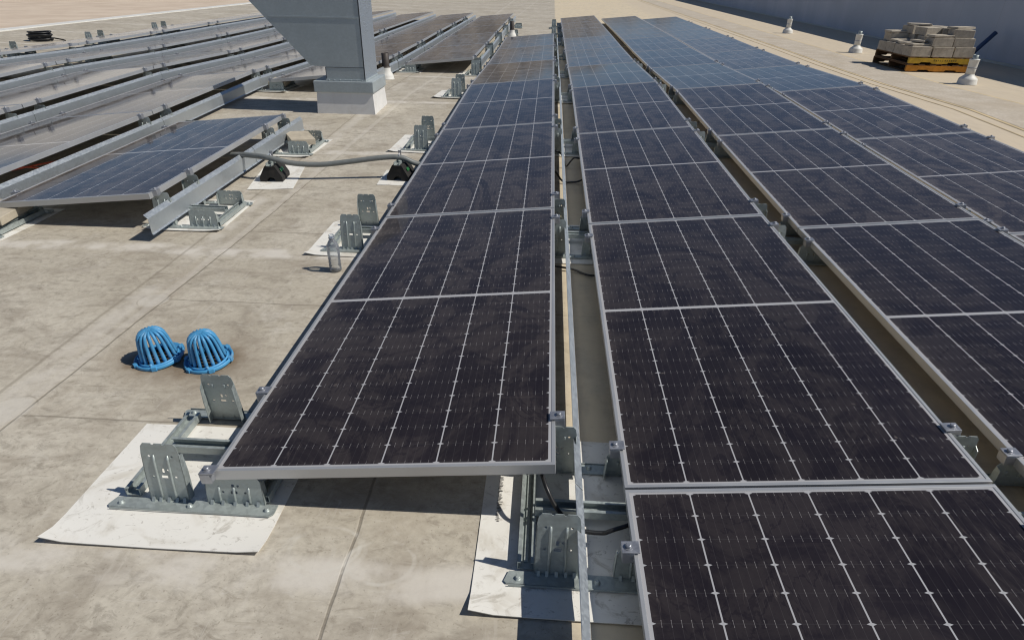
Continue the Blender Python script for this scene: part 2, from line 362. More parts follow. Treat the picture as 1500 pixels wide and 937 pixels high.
def place(name, me, parent=None):
    o = bpy.data.objects.new(name, me); COL.objects.link(o)
    if parent is not None: o.parent = parent
    return o
def mk(name, mb, mat, parent=None): return place(name, mb.mesh(name, mat), parent)
def tag(o, label=None, cat=None, group=None, kind=None):
    if label: o['label'] = label
    if cat: o['category'] = cat
    if group: o['group'] = group
    if kind: o['kind'] = kind
    return o
def empty(name, loc, rz=0.0):
    o = bpy.data.objects.new(name, None); COL.objects.link(o); o.location = loc; o.rotation_euler = (0, 0, rz); o.empty_display_size = .1
    return o
def kids(o): return [c for c in COL.objects if c.parent == o]
TREE = {}
def copy_tree(o, parent=None):
    c = o.copy(); COL.objects.link(c)
    if parent is not None: c.parent = parent
    ch = TREE.setdefault(o.name, kids(o))
    for k in ch: copy_tree(k, c)
    return c
def spline(pts, n=8):
    pts = [Vector(p) for p in pts]; out = []
    for i in range(len(pts) - 1):
        p0, p1, p2, p3 = pts[max(i - 1, 0)], pts[i], pts[i + 1], pts[min(i + 2, len(pts) - 1)]
        for j in range(n):
            t = j / n
            out.append(.5 * ((2 * p1) + (p2 - p0) * t + (2 * p0 - 5 * p1 + 4 * p2 - p3) * t * t + (3 * p1 - p0 - 3 * p2 + p3) * t ** 3))
    return out + [pts[-1]]
ORD = ['zeroth', 'first', 'second', 'third', 'fourth', 'fifth', 'sixth', 'seventh', 'eighth', 'ninth', 'tenth', 'eleventh', 'twelfth']

# ------------------------------------------------------------------ terrain profile
LP = 2.15
NODE = [0, 0, .038, .091, .048, .042, .053]
FLOOR = -.135
def prof(y):
    k = y / LP
    if k <= 0: return 0.0
    i = int(k)
    if i >= 6: return NODE[6]
    return NODE[i] + (NODE[i + 1] - NODE[i]) * (k - i)
def rise(x): return .02 * max(0.0, -x - 3.6)
def zf(x, y): return FLOOR + prof(y) + rise(x)
def in_view(p, m=60):
    d = Vector(p) - CAMP; q = d.dot(FWD)
    if q < .1: return False
    return -m < 750 + 910.95 * d.dot(RIGHT) / q < 1500 + m and -m < 468.5 - 910.95 * d.dot(UP) / q < 937 + m

# ------------------------------------------------------------------ setting
xs = [-10.1, -8, -6, -4.8, -3.6, 0, 4, 9.15]
ys = [-5.0, 0.0] + [LP * k for k in range(1, 7)] + [20, 45]
b = MB(); grid = [[b.bm.verts.new((x, y, zf(x, y))) for x in xs] for y in ys]
for r0, r1 in zip(grid, grid[1:]):
    for i in range(len(xs) - 1): b.bm.faces.new((r0[i], r0[i + 1], r1[i + 1], r1[i]))
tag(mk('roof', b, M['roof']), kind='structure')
b = MB(); b.bm.faces.new([b.bm.verts.new(p) for p in ((-2500, -2500, -8), (2500, -2500, -8), (2500, 2500, -8), (-2500, 2500, -8))])
tag(mk('ground', b, M['ground']), kind='structure')
b = MB().box(-40, -10.42, -6, 45, -.9, -.35)
tag(mk('lower_roof', b, M['lower_roof']), kind='structure')
# far hills, seen only as reflections in the panel glass: low wooded ridge ahead, dry sunlit slopes at the left
def ridge(a0, a1, elev, mat, n=72):
    b = MB(); prev = None; R_ = 900
    for i in range(n + 1):
        d = a0 + (a1 - a0) * i / n; a = math.radians(d)
        e = elev(d) + .35 * math.sin(d * .9) + .22 * math.sin(d * 2.3 + 1) + .10 * math.sin(d * 5.7)
        h = math.tan(math.radians(max(.3, e))) * R_ * 1.3
        ring = [b.bm.verts.new((R_ * k * math.sin(a), R_ * k * math.cos(a), z)) for k, z in ((1, -8), (1.12, h * .55), (1.3, h), (1.6, -8))]
        if prev:
            for p, q, r, s_ in zip(prev, ring, ring[1:], prev[1:]):
                f = b.bm.faces.new((p, q, r, s_)); f.smooth = True
        prev = ring
    tag(mk('hills', b, mat), kind='structure')
def lerp(d, tab):
    for (a, u), (c, v_) in zip(tab, tab[1:]):
        if a <= d <= c: return u + (v_ - u) * (d - a) / (c - a)
    return tab[-1][1] if d > tab[-1][0] else tab[0][1]
ridge(-17, 9, lambda d: lerp(d, [(-17, 6.2), (-6, 5.6), (2, 5.3), (9, 4.7)]), M['hills'])
ridge(9, 85, lambda d: lerp(d, [(9, 4.7), (16, 5.0), (30, 5.2), (85, 4.2)]), M['blue_hills'])
ridge(-150, -17, lambda d: lerp(d, [(-150, 4), (-80, 6.0), (-50, 6.6), (-17, 6.3)]), M['dry_hills'])

# walkway pad with a tan sealant line each side
b = MB()
for y0, y1 in zip(ys, ys[1:]):
    if y1 <= 0: continue
    b.bm.faces.new([b.bm.verts.new((x, y, zf(x, y) + .006)) for x, y in ((5.84, y0), (6.70, y0), (6.70, y1), (5.84, y1))])
tag(mk('walkway', b, M['tread']), kind='structure')
b = MB()
for xa, wd in ((5.79, .05), (6.70, .05), (5.62, .02)):
    for y0, y1 in zip(ys, ys[1:]):
        b.bm.faces.new([b.bm.verts.new((x, y, zf(x, y) + .004)) for x, y in ((xa, y0), (xa + wd, y0), (xa + wd, y1), (xa, y1))])
tag(mk('walkway_edge', b, M['tan_line']), kind='structure')

# tall white wall on the right (shaded side), low parapet left, low parapet far away
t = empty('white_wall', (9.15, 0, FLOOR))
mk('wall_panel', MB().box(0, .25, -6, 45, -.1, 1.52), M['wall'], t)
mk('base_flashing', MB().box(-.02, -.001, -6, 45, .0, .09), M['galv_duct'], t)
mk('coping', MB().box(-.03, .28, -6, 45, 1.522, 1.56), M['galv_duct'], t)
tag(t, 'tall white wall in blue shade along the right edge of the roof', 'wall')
t = empty('low_parapet', (-10.25, 0, FLOOR))
mk('curb', MB().box(-.14, .14, -5, 45, -.5, .16), M['curb'], t)
mk('coping', MB().box(-.17, .17, -5, 45, .162, .20, .004), M['pvc'], t)
tag(t, 'long low white parapet edging the roof at far left', 'parapet')
t = empty('far_parapet', (0, 45, FLOOR))
mk('curb', MB().box(-10.0, 9.1, 0, .25, -.3, .55), M['curb'], t)
mk('coping', MB().box(-10.0, 9.1, -.04, .29, .552, .60), M['galv_duct'], t)
tag(t, 'pale parapet closing the far end of the roof', 'parapet')
t = empty('steel_brace', (8.7, 11.5, -.05))
mk('tube', MB().tube([(-.10, 0, .05), (.25, 0, .485)], .038, 10), M['brace'], t)
mk('foot_plate', MB().box(-.18, -.02, -.08, .08, -.03, .02), M['brace'], t)
tag(t, 'blue steel brace slanting up to the shaded white wall', 'brace')

# ------------------------------------------------------------------ solar panels
TILT = .094
CT, ST = math.cos(TILT), math.sin(TILT)
def frame_mesh():
    b = MB(); h, wd = .035, .011
    b.box(0, PW, 0, wd, -h, 0, .0012); b.box(0, PW, PL - wd, PL, -h, 0, .0012)
    b.box(0, wd, wd, PL - wd, -h, 0, .0012); b.box(PW - wd, PW, wd, PL - wd, -h, 0, .0012)
    b.box(wd, .032, wd, PL - wd, -h, -h + .002); b.box(PW - .032, PW - wd, wd, PL - wd, -h, -h + .002)
    return b.mesh('frame', M['alu'])
def glass_mesh():
    b = MB().box(.0112, PW - .0112, .0112, PL - .0112, -.007, -.0015)
    return b.mesh('glass', M['pv'])
def jbox_mesh(): return MB().box(.44, .56, 1.04, 1.09, -.03, -.0090, .003).mesh('junction_box', M['dark_metal'])
def back_mesh(): return MB().box(.0115, PW - .0115, .0115, PL - .0115, -.0088, -.0072).mesh('backsheet', M['back'])
FM, GM, JM, KM = frame_mesh(), glass_mesh(), jbox_mesh(), back_mesh()
XS = {0: -.0022, 1: 1.1988, 2: 2.4209, 3: 3.6223}
DZ = {1: -.0107, 2: -.0012}
PHS = {0: 0, 1: .034, 2: .0655, 3: .0802}
for i in range(-6, 0): XS[i] = 1.2070 * i; PHS[i] = 0.0
def rx(i): return XS[i]
ROWN = {0: 'row bordering the bare roof', 1: 'row right of the narrow center gap', 2: 'third row right of the bare roof', 3: 'row beside the tan walkway',
        -1: 'short row starting behind the black vent', -2: 'broken row around the metal duct', -3: 'row just left of the metal duct', -4: 'second row left of the metal duct',
        -5: 'third row left of the metal duct', -6: 'row along the left parapet'}
ROWK = {0: list(range(0, 6)), 1: list(range(-1, 9)), 2: list(range(0, 9)), 3: list(range(0, 9)), -1: list(range(4, 9)), -2: [1] + list(range(3, 9)),
        -3: list(range(0, 9)), -4: list(range(0, 9)), -5: list(range(0, 9)), -6: list(range(0, 9))}
def pmat(i, k):
    y0 = PHS[i] + k * LP; za, zb = prof(y0), prof(y0 + LP)
    if k < 0: za = zb = 0
    ey = Vector((0, LP, zb - za)).normalized(); ex = Vector((CT, 0, ST)); ex = (ex - ey * ex.dot(ey)).normalized(); ez = ex.cross(ey)
    o = Vector((rx(i), y0 + .0045, za + DZ.get(i, 0) + rise(rx(i))))
    return Matrix(((ex.x, ey.x, ez.x, o.x), (ex.y, ey.y, ez.y, o.y), (ex.z, ey.z, ez.z, o.z), (0, 0, 0, 1)))
PANELS = {}
for i in sorted(ROWK):
    n = 0
    for k in ROWK[i]:
        m = pmat(i, k)
        if not any(in_view(m @ Vector((u * PW / 6, v_ * PL / 6, 0)), 0) for u in range(7) for v_ in range(7)): continue
        n += 1; PANELS[(i, k)] = n
        t = empty('solar_panel', (0, 0, 0)); t.matrix_world = m
        place('frame', FM, t); place('glass', GM, t); place('backsheet', KM, t)
        if k < 2: place('junction_box', JM, t)
        tone = 'dusty grey' if i < -2 or k > 2 else 'navy'
        tag(t, '%s solar panel, %s from front, %s' % (tone, ORD[n], ROWN[i]), 'solar panel', 'solar panels laid in long tilted rows')

# ------------------------------------------------------------------ mounting bases
def circ(cx, cz, r, n=10): return [(cx + r * math.cos(2 * math.pi * k / n), cz + r * math.sin(2 * math.pi * k / n)) for k in range(n)]
def slot(cx, cz, w_, h_): 
    q = min(w_, h_) * .35
    return [(cx - w_ + q, cz - h_), (cx + w_ - q, cz - h_), (cx + w_, cz - h_ + q), (cx + w_, cz + h_ - q), (cx + w_ - q, cz + h_), (cx - w_ + q, cz + h_), (cx - w_, cz + h_ - q), (cx - w_, cz - h_ + q)]
def upright(H, wb, wt, tall):
    """plate with holes, ribs, side flanges; stands in XZ, face towards -Y, leans inwards"""
    b = MB(); th = .0022
    out = [(-wb, 0), (wb, 0), (wb * .98, H * .5), (wt + .004, H * .82), (wt, H - .010), (wt - .008, H),
           (.021, H), (.019, H - .0045), (.013, H - .0045), (.011, H), (-.011, H), (-.013, H - .0045), (-.019, H - .0045), (-.021, H),
           (-wt + .008, H), (-wt, H - .010), (-wt - .004, H * .82), (-wb * .98, H * .5)]
    zc = H * .42
    holes = [slot(0, zc, .010, .0055), slot(-.001, zc + .022, .004, .008), circ(.014, zc + .024, .004), circ(-.034, zc, .004), circ(.034, zc, .004)]
    if tall: holes += [circ(-.034, H * .78, .004), circ(.034, H * .78, .004)]
    lean = Matrix.Rotation(math.radians(-6), 4, 'X')
    b.plate(out, holes, th, lean)
    top = H * (.80 if tall else .62)
    for x in ((-.021, .021) if tall else (-.045, 0.0, .045)):
        b.tube([lean @ Vector((x, .0005, .004)), lean @ Vector((x, -.0012, H * .1)), lean @ Vector((x, -.0012, top - .02)), lean @ Vector((x, .002, top))], .0040, 7)
    for x in (-wb * .8, -wb * .42, 0, wb * .42, wb * .8):
        b.prism([(0, 0), (-.010, .0), (-.0015, .013)], 'x', x - .0045, x + .0045)
    for s_ in (-1, 1):
        P = [lean @ Vector(p) for p in ((s_ * wb, 0, 0), (s_ * wb * .98, 0, H * .5), (s_ * (wt + .004), 0, H * .82), (s_ * (wt + .003), .020, H * .78), (s_ * wb * .98, .026, H * .45), (s_ * wb, .028, 0))]
        vs = [b.bm.verts.new(p) for p in P]; ws = [b.bm.verts.new(p + Vector((-s_ * .002, 0, 0))) for p in P]
        b.bm.faces.new(vs); b.bm.faces.new(ws[::-1])
        for k in range(6): b.bm.faces.new((vs[k], vs[(k + 1) % 6], ws[(k + 1) % 6], ws[k]))
    return b.mesh('tall_bracket' if tall else 'low_bracket', M['galv'])
TB, LB = upright(.202, .060, .053, True), upright(.098, .088, .081, False)
def flange_mesh():
    b = MB()
    b.prism([(-.325, -.036), (.165, -.040), (.175, -.03), (.175, .004), (-.32, .004), (-.332, -.028)], 'z', .003, .0065)
    for x in (-.295, -.085, .150): b.lathe([(.010, .0062), (.010, .0078), (.0072, .0079), (.0072, .0135), (.005, .015)], 6, (x, -.02, 0))
    b.box(-.32, .165, -.0425, -.0402, .003, .009)
    return b.mesh('base_flange', M['galv'])
def channel_mesh(L_, wd=.046, h=.026):
    b = MB(); q = wd / 2
    b.prism([(-q, 0), (q, 0), (q, h), (q - .010, h), (q - .010, h - .0025), (q - .0025, h - .0025), (q - .0025, .0025), (-q + .0025, .0025), (-q + .0025, h - .0025), (-q + .010, h - .0025), (-q + .010, h), (-q, h)], 'y', -L_ / 2, L_ / 2)
    b.box(-.006, .006, -L_ / 2 + .02, L_ / 2 - .02, .0026, .008, .001)
    return b.mesh('channel', M['galv'])
FL, SC, CC = flange_mesh(), channel_mesh(.375), channel_mesh(.36)
def clamp_mesh():
    b = MB()
    b.box(-.002, .030, -.019, .019, -.030, .004, .002); b.box(-.016, .030, -.019, .019, .0045, .009, .0015)
    return b.mesh('panel_clamp', M['clamp'])
def bolt_mesh():
    b = MB().lathe([(.0085, .009), (.0085, .016), (.006, .018)], 6, (.012, 0, 0)); b.lathe([(.0125, .009), (.0125, .0105)], 14, (.012, 0, 0))
    return b.mesh('bolt', M['clamp'])
CLM, BLM = clamp_mesh(), bolt_mesh()
SPREAD = .198
def base(j, y):
    """the base between row j-1 and row j; origin under the low edge of row j"""
    x0 = XS[j] if j in XS else (4.829 if j == 4 else 1.207 * j)
    if j == 4: x0 = 4.829
    t = empty('mounting_base', (x0, y, zf(x0, y) + .004))
    sl = (prof(y + .2) - prof(y - .2)) / .4
    t.rotation_euler = (math.atan(sl), 0, 0)
    lowrow = any((j, k) in PANELS and PHS[j] + k * LP - .02 <= y + d <= PHS[j] + (k + 1) * LP + .02 for k in range(-1, 9) for d in (0,)) if j in PHS else False
    for sgn in (-1, 1):
        yy = sgn * SPREAD
        f = place('base_flange', FL, t); f.location = (0, yy, 0); f.rotation_euler = (0, 0, 0)
        if sgn > 0: f.scale = (1, -1, 1)
        tb = place('tall_bracket', TB, t); tb.location = (-.155 if j == 0 else -.193, yy, .0068); lb = place('low_bracket', LB, t); lb.location = (.048, yy, .0068)
        if sgn > 0: tb.scale = (1, -1, 1); lb.scale = (1, -1, 1)
        for row, dx, br in ((j - 1, -.207, tb), (j, -.004, lb)):
            if row not in PHS: continue
            k = (y + yy - PHS[row]) / LP
            hit = [kk for kk in range(-1, 9) if (row, kk) in PANELS and kk + .0005 < k < kk + .9995]
            if not hit: continue
            m = pmat(row, hit[0]); yl = y + yy - PHS[row] - hit[0] * LP - .0045
            e = m @ Vector((PW if row == j - 1 else 0, yl, 0))
            c = place('panel_clamp', CLM, br); bo = place('bolt', BLM, br)
            for o in (c, bo):
                o.location = (e.x - x0 - br.location.x, (e.y - y - yy) * (1 if sgn < 0 else -1), e.z - t.location.z - br.location.z - sl * yy)
                o.rotation_euler = (0, -TILT, 0 if row == j - 1 else math.pi)
                if row == j: o.rotation_euler = (0, TILT, math.pi)
    for xc in (-.275, .125):
        c = place('side_channel', SC, t); c.location = (xc, 0, .0068)
    c = place('cross_channel', CC, t); c.location = (-.075, 0, .034); c.rotation_euler = (0, 0, math.pi / 2)
    return t
GAPN = {0: 'left edge beside the bare roof', 1: 'narrow center gap with the rail', 2: 'second gap right of the bare roof', 3: 'third gap right of the bare roof', 4: 'outer edge beside the tan walkway',
        -1: 'bare roof edge left of the duct', -2: 'first gap left of the duct', -3: 'second gap left of the duct', -4: 'third gap left of the duct', -5: 'fourth gap left of the duct', -6: 'edge near the left parapet'}
SHIFT = {(0, 0): .2, (1, 0): -.018, (0, 3): .12, (-1, 1): .26, (-1, 2): -.24, (-2, 3): .22, (-1, 4): .2, (-1, 3): 99, (-6, 0): 99}
BASES = {}
for j in range(-6, 5):
    n = 0
    for k in range(0, 9):
        sh = SHIFT.get((j, k), 0)
        if sh == 99: continue
        near = [(r, q) for r in (j - 1, j) for q in (k - 1, k) if (r, q) in PANELS]
        if not near: continue
        ph = PHS.get(j, PHS.get(j - 1, 0)); y = ph + k * LP + sh
        x0 = XS.get(j, 4.829 if j == 4 else 1.207 * j)
        if not in_view((x0 - .1, y, zf(x0, y) + .2), 110): continue
        if j in (2, 3) and k > 4 or j < -1 and k > 6: continue
        n += 1; BASES[(j, k)] = t = base(j, y)
        tag(t, 'grey steel mounting base, %s from front along %s' % (ORD[n], GAPN[j]), 'mounting base', 'steel mounting bases holding up the panels')
# the base that closes the bottom of the central gap serves the next panel of the row on its right too

# white slip sheets
def sheet_mesh(x0, x1, y0, y1, curl):
    b = MB(); n = 10; th = .0025
    def z(u, v):
        d = 0
        for (cu, cv, a) in curl:
            q = max(0, 1 - math.hypot((u - cu) * (x1 - x0), (v - cv) * (y1 - y0)) / .10); d += a * q * q
        d += .006 * max(0, 1 - v * 6) ** 2 if curl else 0
        return d + .001 * math.sin(u * 9 + v * 5)
    top = [[b.bm.verts.new((x0 + (x1 - x0) * i / n, y0 + (y1 - y0) * jj / n, z(i / n, jj / n) + th)) for i in range(n + 1)] for jj in range(n + 1)]
    bot = [[b.bm.verts.new((v.co.x, v.co.y, v.co.z - th)) for v in r] for r in top]
    for jj in range(n):
        for i in range(n):
            f = b.bm.faces.new((top[jj][i], top[jj][i + 1], top[jj + 1][i + 1], top[jj + 1][i])); f.smooth = True
            b.bm.faces.new((bot[jj][i], bot[jj + 1][i], bot[jj + 1][i + 1], bot[jj][i + 1]))
    for i in range(n):
        for quad in [(T_[i], T_[i + 1], B_[i + 1], B_[i]) for T_, B_ in ((top[0], bot[0]), (top[n], bot[n]))] + [(top[i][c_], top[i + 1][c_], bot[i + 1][c_], bot[i][c_]) for c_ in (0, n)]:
            b.bm.faces.new([b.bm.verts.new(v.co) for v in quad])
    return b
SPECIAL = {(0, 0): (-.437, .17, -.364, .17), (1, 0): (-.415, .22, -.33, .36), (-1, 1): (-.30, .165, -.27, .30), (-1, 2): (-.33, .17, -.30, .30), (0, 1): (-.40, .2, -.30, .27)}
SHEETS = {}
for (j, k), t in BASES.items():
    if not (j in (0, 1) and k <= 4 or j == -1 or j == -2 and k in (1, 3)): continue
    q = SPECIAL.get((j, k), (-.42, .2, -.31, .29)); rr = random.uniform
    if (j, k) == (0, 0): q = (-.437, .19, -.372, .155)
    curl = [(0, 0, .017 if k == 0 else .014), (1, 0, .010)]
    o = mk('slip_sheet', sheet_mesh(*q, curl), M['sheet'])
    SHEETS[(j, k)] = o
    o.location = (t.location.x, t.location.y, t.location.z - .0035); o.rotation_euler = (t.rotation_euler.x, 0, 0 if k == 0 else rr(-.06, .06))
    n = sum(1 for (a, c) in BASES if a == j and c <= k)
    tag(o, 'white slip sheet under %s base from front along %s' % (ORD[n], GAPN[j]), 'slip sheet', 'white slip sheets under the steel bases')

# ballast pavers
for (j, k), lab, c in (((-1, 2), 'beige ballast paver lying in the tray near the grey conduit', (-.03, .02)), ((-2, 3), 'pale ballast paver in the tray left of the metal duct', (.0, .0)),
                       ((-2, 1), 'grey ballast paver under the isolated blue panel at left', (0, 0))):
    t = BASES.get((j, k))
    if not t: continue
    o = mk('ballast_paver', MB().box(-.10, .10, -.15, .15, 0, .05, .004), M['paver'])
    o.location = t.location + Vector((c[0] + .02, c[1], .052)); o.rotation_euler = (.03, .05, .55 if j == -1 else .1)
    tag(o, lab, 'paver', 'ballast pavers in the trays')

# ------------------------------------------------------------------ wind deflectors
def defl_mesh(L_):
    pr = [(1.056, .030), (1.0775, .006), (1.0775, -.083), (1.0845, -.092)]
    b = MB(); th = .0016
    outer = pr; inner = [(p[0] - th, p[1] - th * .6) for p in pr][::-1]
    b.prism(outer + inner, 'y', 0, L_)
    return b.mesh('wind_deflector', M['silver'])
DM = {}
def deflector(i, y0, y1, label, lift=0.0):
    L_ = round(y1 - y0, 3)
    if L_ not in DM: DM[L_] = defl_mesh(L_)
    o = place('wind_deflector', DM[L_])
    za, zb = prof(y0), prof(y1)
    o.location = (rx(i) + lift, y0, za + DZ.get(i, 0) + rise(rx(i)) + lift)
    o.rotation_euler = (math.atan2(zb - za, y1 - y0), 0, 0)
    return tag(o, label, 'wind deflector', 'silver wind deflectors along the high panel edges')
for i in (0, -1, -3, -4, -5, -6):
    n = 0
    for k in range(-1, 9):
        if (i, k) not in PANELS and not (i == 0 and -1 <= k <= 5): continue
        y0 = PHS[i] + k * LP
        n += 1
        deflector(i, y0 + .002, y0 + LP - .002, 'silver wind deflector, %s from front along %s' % (ORD[n], ROWN[i]))
d0 = deflector(-2, 1.965, 3.50, 'silver wind deflector under the near end of the isolated blue panel')
mk('blue_sticker', MB().box(1.0778, 1.0782, 1.49, 1.525, -.022, .004), M['brace'], d0)
deflector(-2, 3.44, 4.50, 'silver wind deflector overlapping the nearer one by the grey conduit', .003)
for k in range(3, 9):
    deflector(-2, k * LP + .03, k * LP + LP - .002, 'silver wind deflector, %s behind the metal duct along its broken row' % ORD[k - 2])

# ------------------------------------------------------------------ blue roof drains
def drain(x, y, label, rz):
    z0 = zf(x, y); t = empty('roof_drain', (x, y, z0), rz)
    t.rotation_euler = (math.radians(3), math.radians(-4), rz); t.scale = (.94, .94, 1)
    b = MB(); b.lathe([(.074, .006), (.098, .004), (.102, .010), (.100, .020), (.096, .022), (.092, .011), (.075, .010)], 40, cap=False)
    for k in range(6):
        a = k * math.pi / 3 + .2
        b.box(-.011, .011, .090, .105, .004, .024, .002, Matrix.Rotation(a, 4, 'Z'))
    for k in range(3):
        a = k * 2 * math.pi / 3 + .6
        b.lathe([(.006, .012), (.006, .03), (.003, .032)], 8, (.088 * math.cos(a), .088 * math.sin(a), 0))
    mk('clamping_ring', b, M['blue'], t)
    b = MB(); N = 16
    for k in range(N):
        a = 2 * math.pi * k / N; c, s_ = math.cos(a), math.sin(a)
        pr = [(.069, .012), (.067, .03), (.059, .085), (.053, .112), (.046, .126), (.036, .135), (.02, .139), (.004, .140)]
        b.tube([(r * c, r * s_, z) for r, z in pr], [.0078, .0076, .0070, .0068, .0068, .0064, .006, .005], 8)
    b.lathe([(.080, .010), (.083, .014), (.081, .020), (.075, .020), (.073, .012)], 36, cap=False)
    b.lathe([(.018, .133), (.018, .142), (.010, .145)], 16)
    mk('strainer_dome', b, M['blue'], t)
    mk('sump', MB().lathe([(.074, .003), (.0745, .0045)], 28), M['ink'], t)
    tag(t, label, 'roof drain', 'blue cast roof drains')
drain(-.622, .765, 'blue domed roof drain, the left one of the pair', .1)
drain(-.412, .762, 'blue domed roof drain, the right one, partly behind a steel bracket', .35)

# ------------------------------------------------------------------ water bottle
t = empty('water_bottle', (-.168, 1.673, zf(-.168, 1.673)))
pr = [(.026, .0), (.032, .006), (.0325, .02), (.030, .028), (.0325, .036), (.030, .046), (.0325, .056), (.030, .066), (.0325, .076), (.0325, .118), (.0305, .124), (.0325, .13), (.031, .143), (.024, .162), (.015, .178), (.0125, .184), (.0125, .190)]
mk('bottle_body', MB().lathe(pr, 28), M['bottle'], t)
mk('neck_ring', MB().lathe([(.0128, .186), (.0165, .187), (.0165, .190), (.0128, .191)], 20, cap=False), M['bottle'], t)
mk('cap', MB().lathe([(.0135, .191), (.0138, .193), (.0138, .204), (.012, .206)], 20), M['bottle'], t)
tag(t, 'clear empty plastic water bottle standing on the bare roof beside a bracket', 'water bottle')

# ------------------------------------------------------------------ conduit and its support blocks
pts = [(-1.95, 3.34, -.07), (-1.75, 3.31, -.03), (-1.549, 3.28, .023), (-1.373, 3.25, .0435), (-1.218, 3.2, .052), (-1.093, 3.17, .046), (-.939, 3.19, .008), (-.743, 3.22, -.003), (-.543, 3.25, .0157), (-.292, 3.29, .0445), (-.152, 3.31, .0427), (-.04, 3.33, -.005), (.12, 3.36, -.03), (.4, 3.38, -.04)]
o = mk('flexible_conduit', MB().tube(spline(pts, 8), .0195, 14), M['conduit'])
tag(o, 'thick grey conduit sagging across the bare roof between two black blocks', 'conduit')
def support(x, y, rz, label):
    z0 = zf(x, y); t = empty('pipe_support', (x, y, z0 + .004), rz)
    arch = [(-.083, 0), (-.034, 0), (-.028, .018), (-.012, .03), (.012, .03), (.028, .018), (.034, 0), (.083, 0), (.084, .03), (.040, .108), (.034, .115), (-.034, .115), (-.040, .108), (-.084, .03)]
    b = MB().prism(arch, 'y', -.09, .09); mk('rubber_block', b, M['black_rubber'], t)
    b = MB(); b.box(-.021, -.018, -.095, .095, .1152, .137); b.box(.018, .021, -.095, .095, .1152, .137); b.box(-.021, .021, -.095, .095, .1152, .118)
    mk('strut', b, M['galv'], t)
    b = MB()
    b.tube([(0, .026 * math.cos(a), .162 + .026 * math.sin(a)) for a in [math.radians(-50 + 280 * k / 16) for k in range(17)]], .004, 6)
    b.box(-.014, .014, -.006, .006, .137, .150); b.box(-.012, .012, -.004, .004, .186, .205)
    mk('conduit_strap', b, M['clamp'], t)
    c = Matrix.Translation((.0645, -.02, .076)) @ Matrix.Rotation(math.radians(60.6), 4, 'Y')
    b = MB().box(-.012, .012, -.03, .03, 0, .0015, 0, c); mk('reflective_tag', b, M['green_tag'], t)
    tag(t, label, 'pipe support', 'black rubber blocks under the grey conduit')
support(-1.10, 3.20, .08, 'black rubber support block with strut, left one under the grey conduit')
support(-.165, 3.32, -.1, 'black rubber support block at the panel edge, right end of the conduit')
for x, y, s_, rz, lab in ((-1.09, 3.24, (-.165, .155, -.29, .30), .18, 'white square sheet under the left black conduit block'), (-.165, 3.30, (-.15, .2, -.17, .2), .03, 'white square sheet under the right black conduit block')):
    o = mk('slip_sheet', sheet_mesh(*s_, []), M['sheet']); o.location = (x, y, zf(x, y) + .0015); o.rotation_euler = (math.atan(.0177), 0, rz)
    tag(o, lab, 'slip sheet', 'white slip sheets under the conduit blocks')

# ------------------------------------------------------------------ duct on its curb
t = empty('exhaust_duct', (-1.18, 5.65, zf(-1.18, 5.65)))
b = MB(); b.prism([(-.305, -.255), (.285, -.255), (.285, .26), (-.305, .26)], 'z', -.02, .205)
for v in b.bm.verts:
    if v.co.z < 0: v.co.x *= 1.05; v.co.y *= 1.06
mk('roof_curb', b, M['curb'], t)
b = MB().box(-.325, .300, -.272, .276, .206, .318, .008); mk('flashing_cap', b, M['galv_duct'], t)
poly = [(-.185, .318), (.218, .318), (.218, 1.30), (-.70, 1.62), (-1.06, 1.25), (-.335, .462), (-.185, .455)]
b = MB().prism(poly, 'y', -.245, .245); mk('duct_elbow', b, M['galv_duct'], t)
b = MB()
b.box(.212, .2215, -.249, -.244, .32, 1.30); b.box(-.188, .2215, -.2475, -.2455, .447, .4515); b.box(-.1875, -.183, -.2485, -.2455, .32, .45)
mk('seam', b, M['dark_metal'], t)
b = MB().box(-.193, .2265, -.2515, .2515, .319, .335, .002)
for k in range(7): b.lathe([(.006, 0), (.006, .004), (.003, .006)], 6, (-.16 + .058 * k, -.2516, .327))
mk('drive_cleat', b, M['galv_duct'], t)
mk('cross_seam', MB().box(-.70, .224, -.2490, -.2452, .905, .918), M['galv_duct'], t)
b = MB().box(.2183, .2212, -.24, .243, .325, 1.28)
mk('foil_wrap', b, M['foil'], t)
tag(t, 'large galvanised exhaust duct bending left above a white roof curb', 'duct')

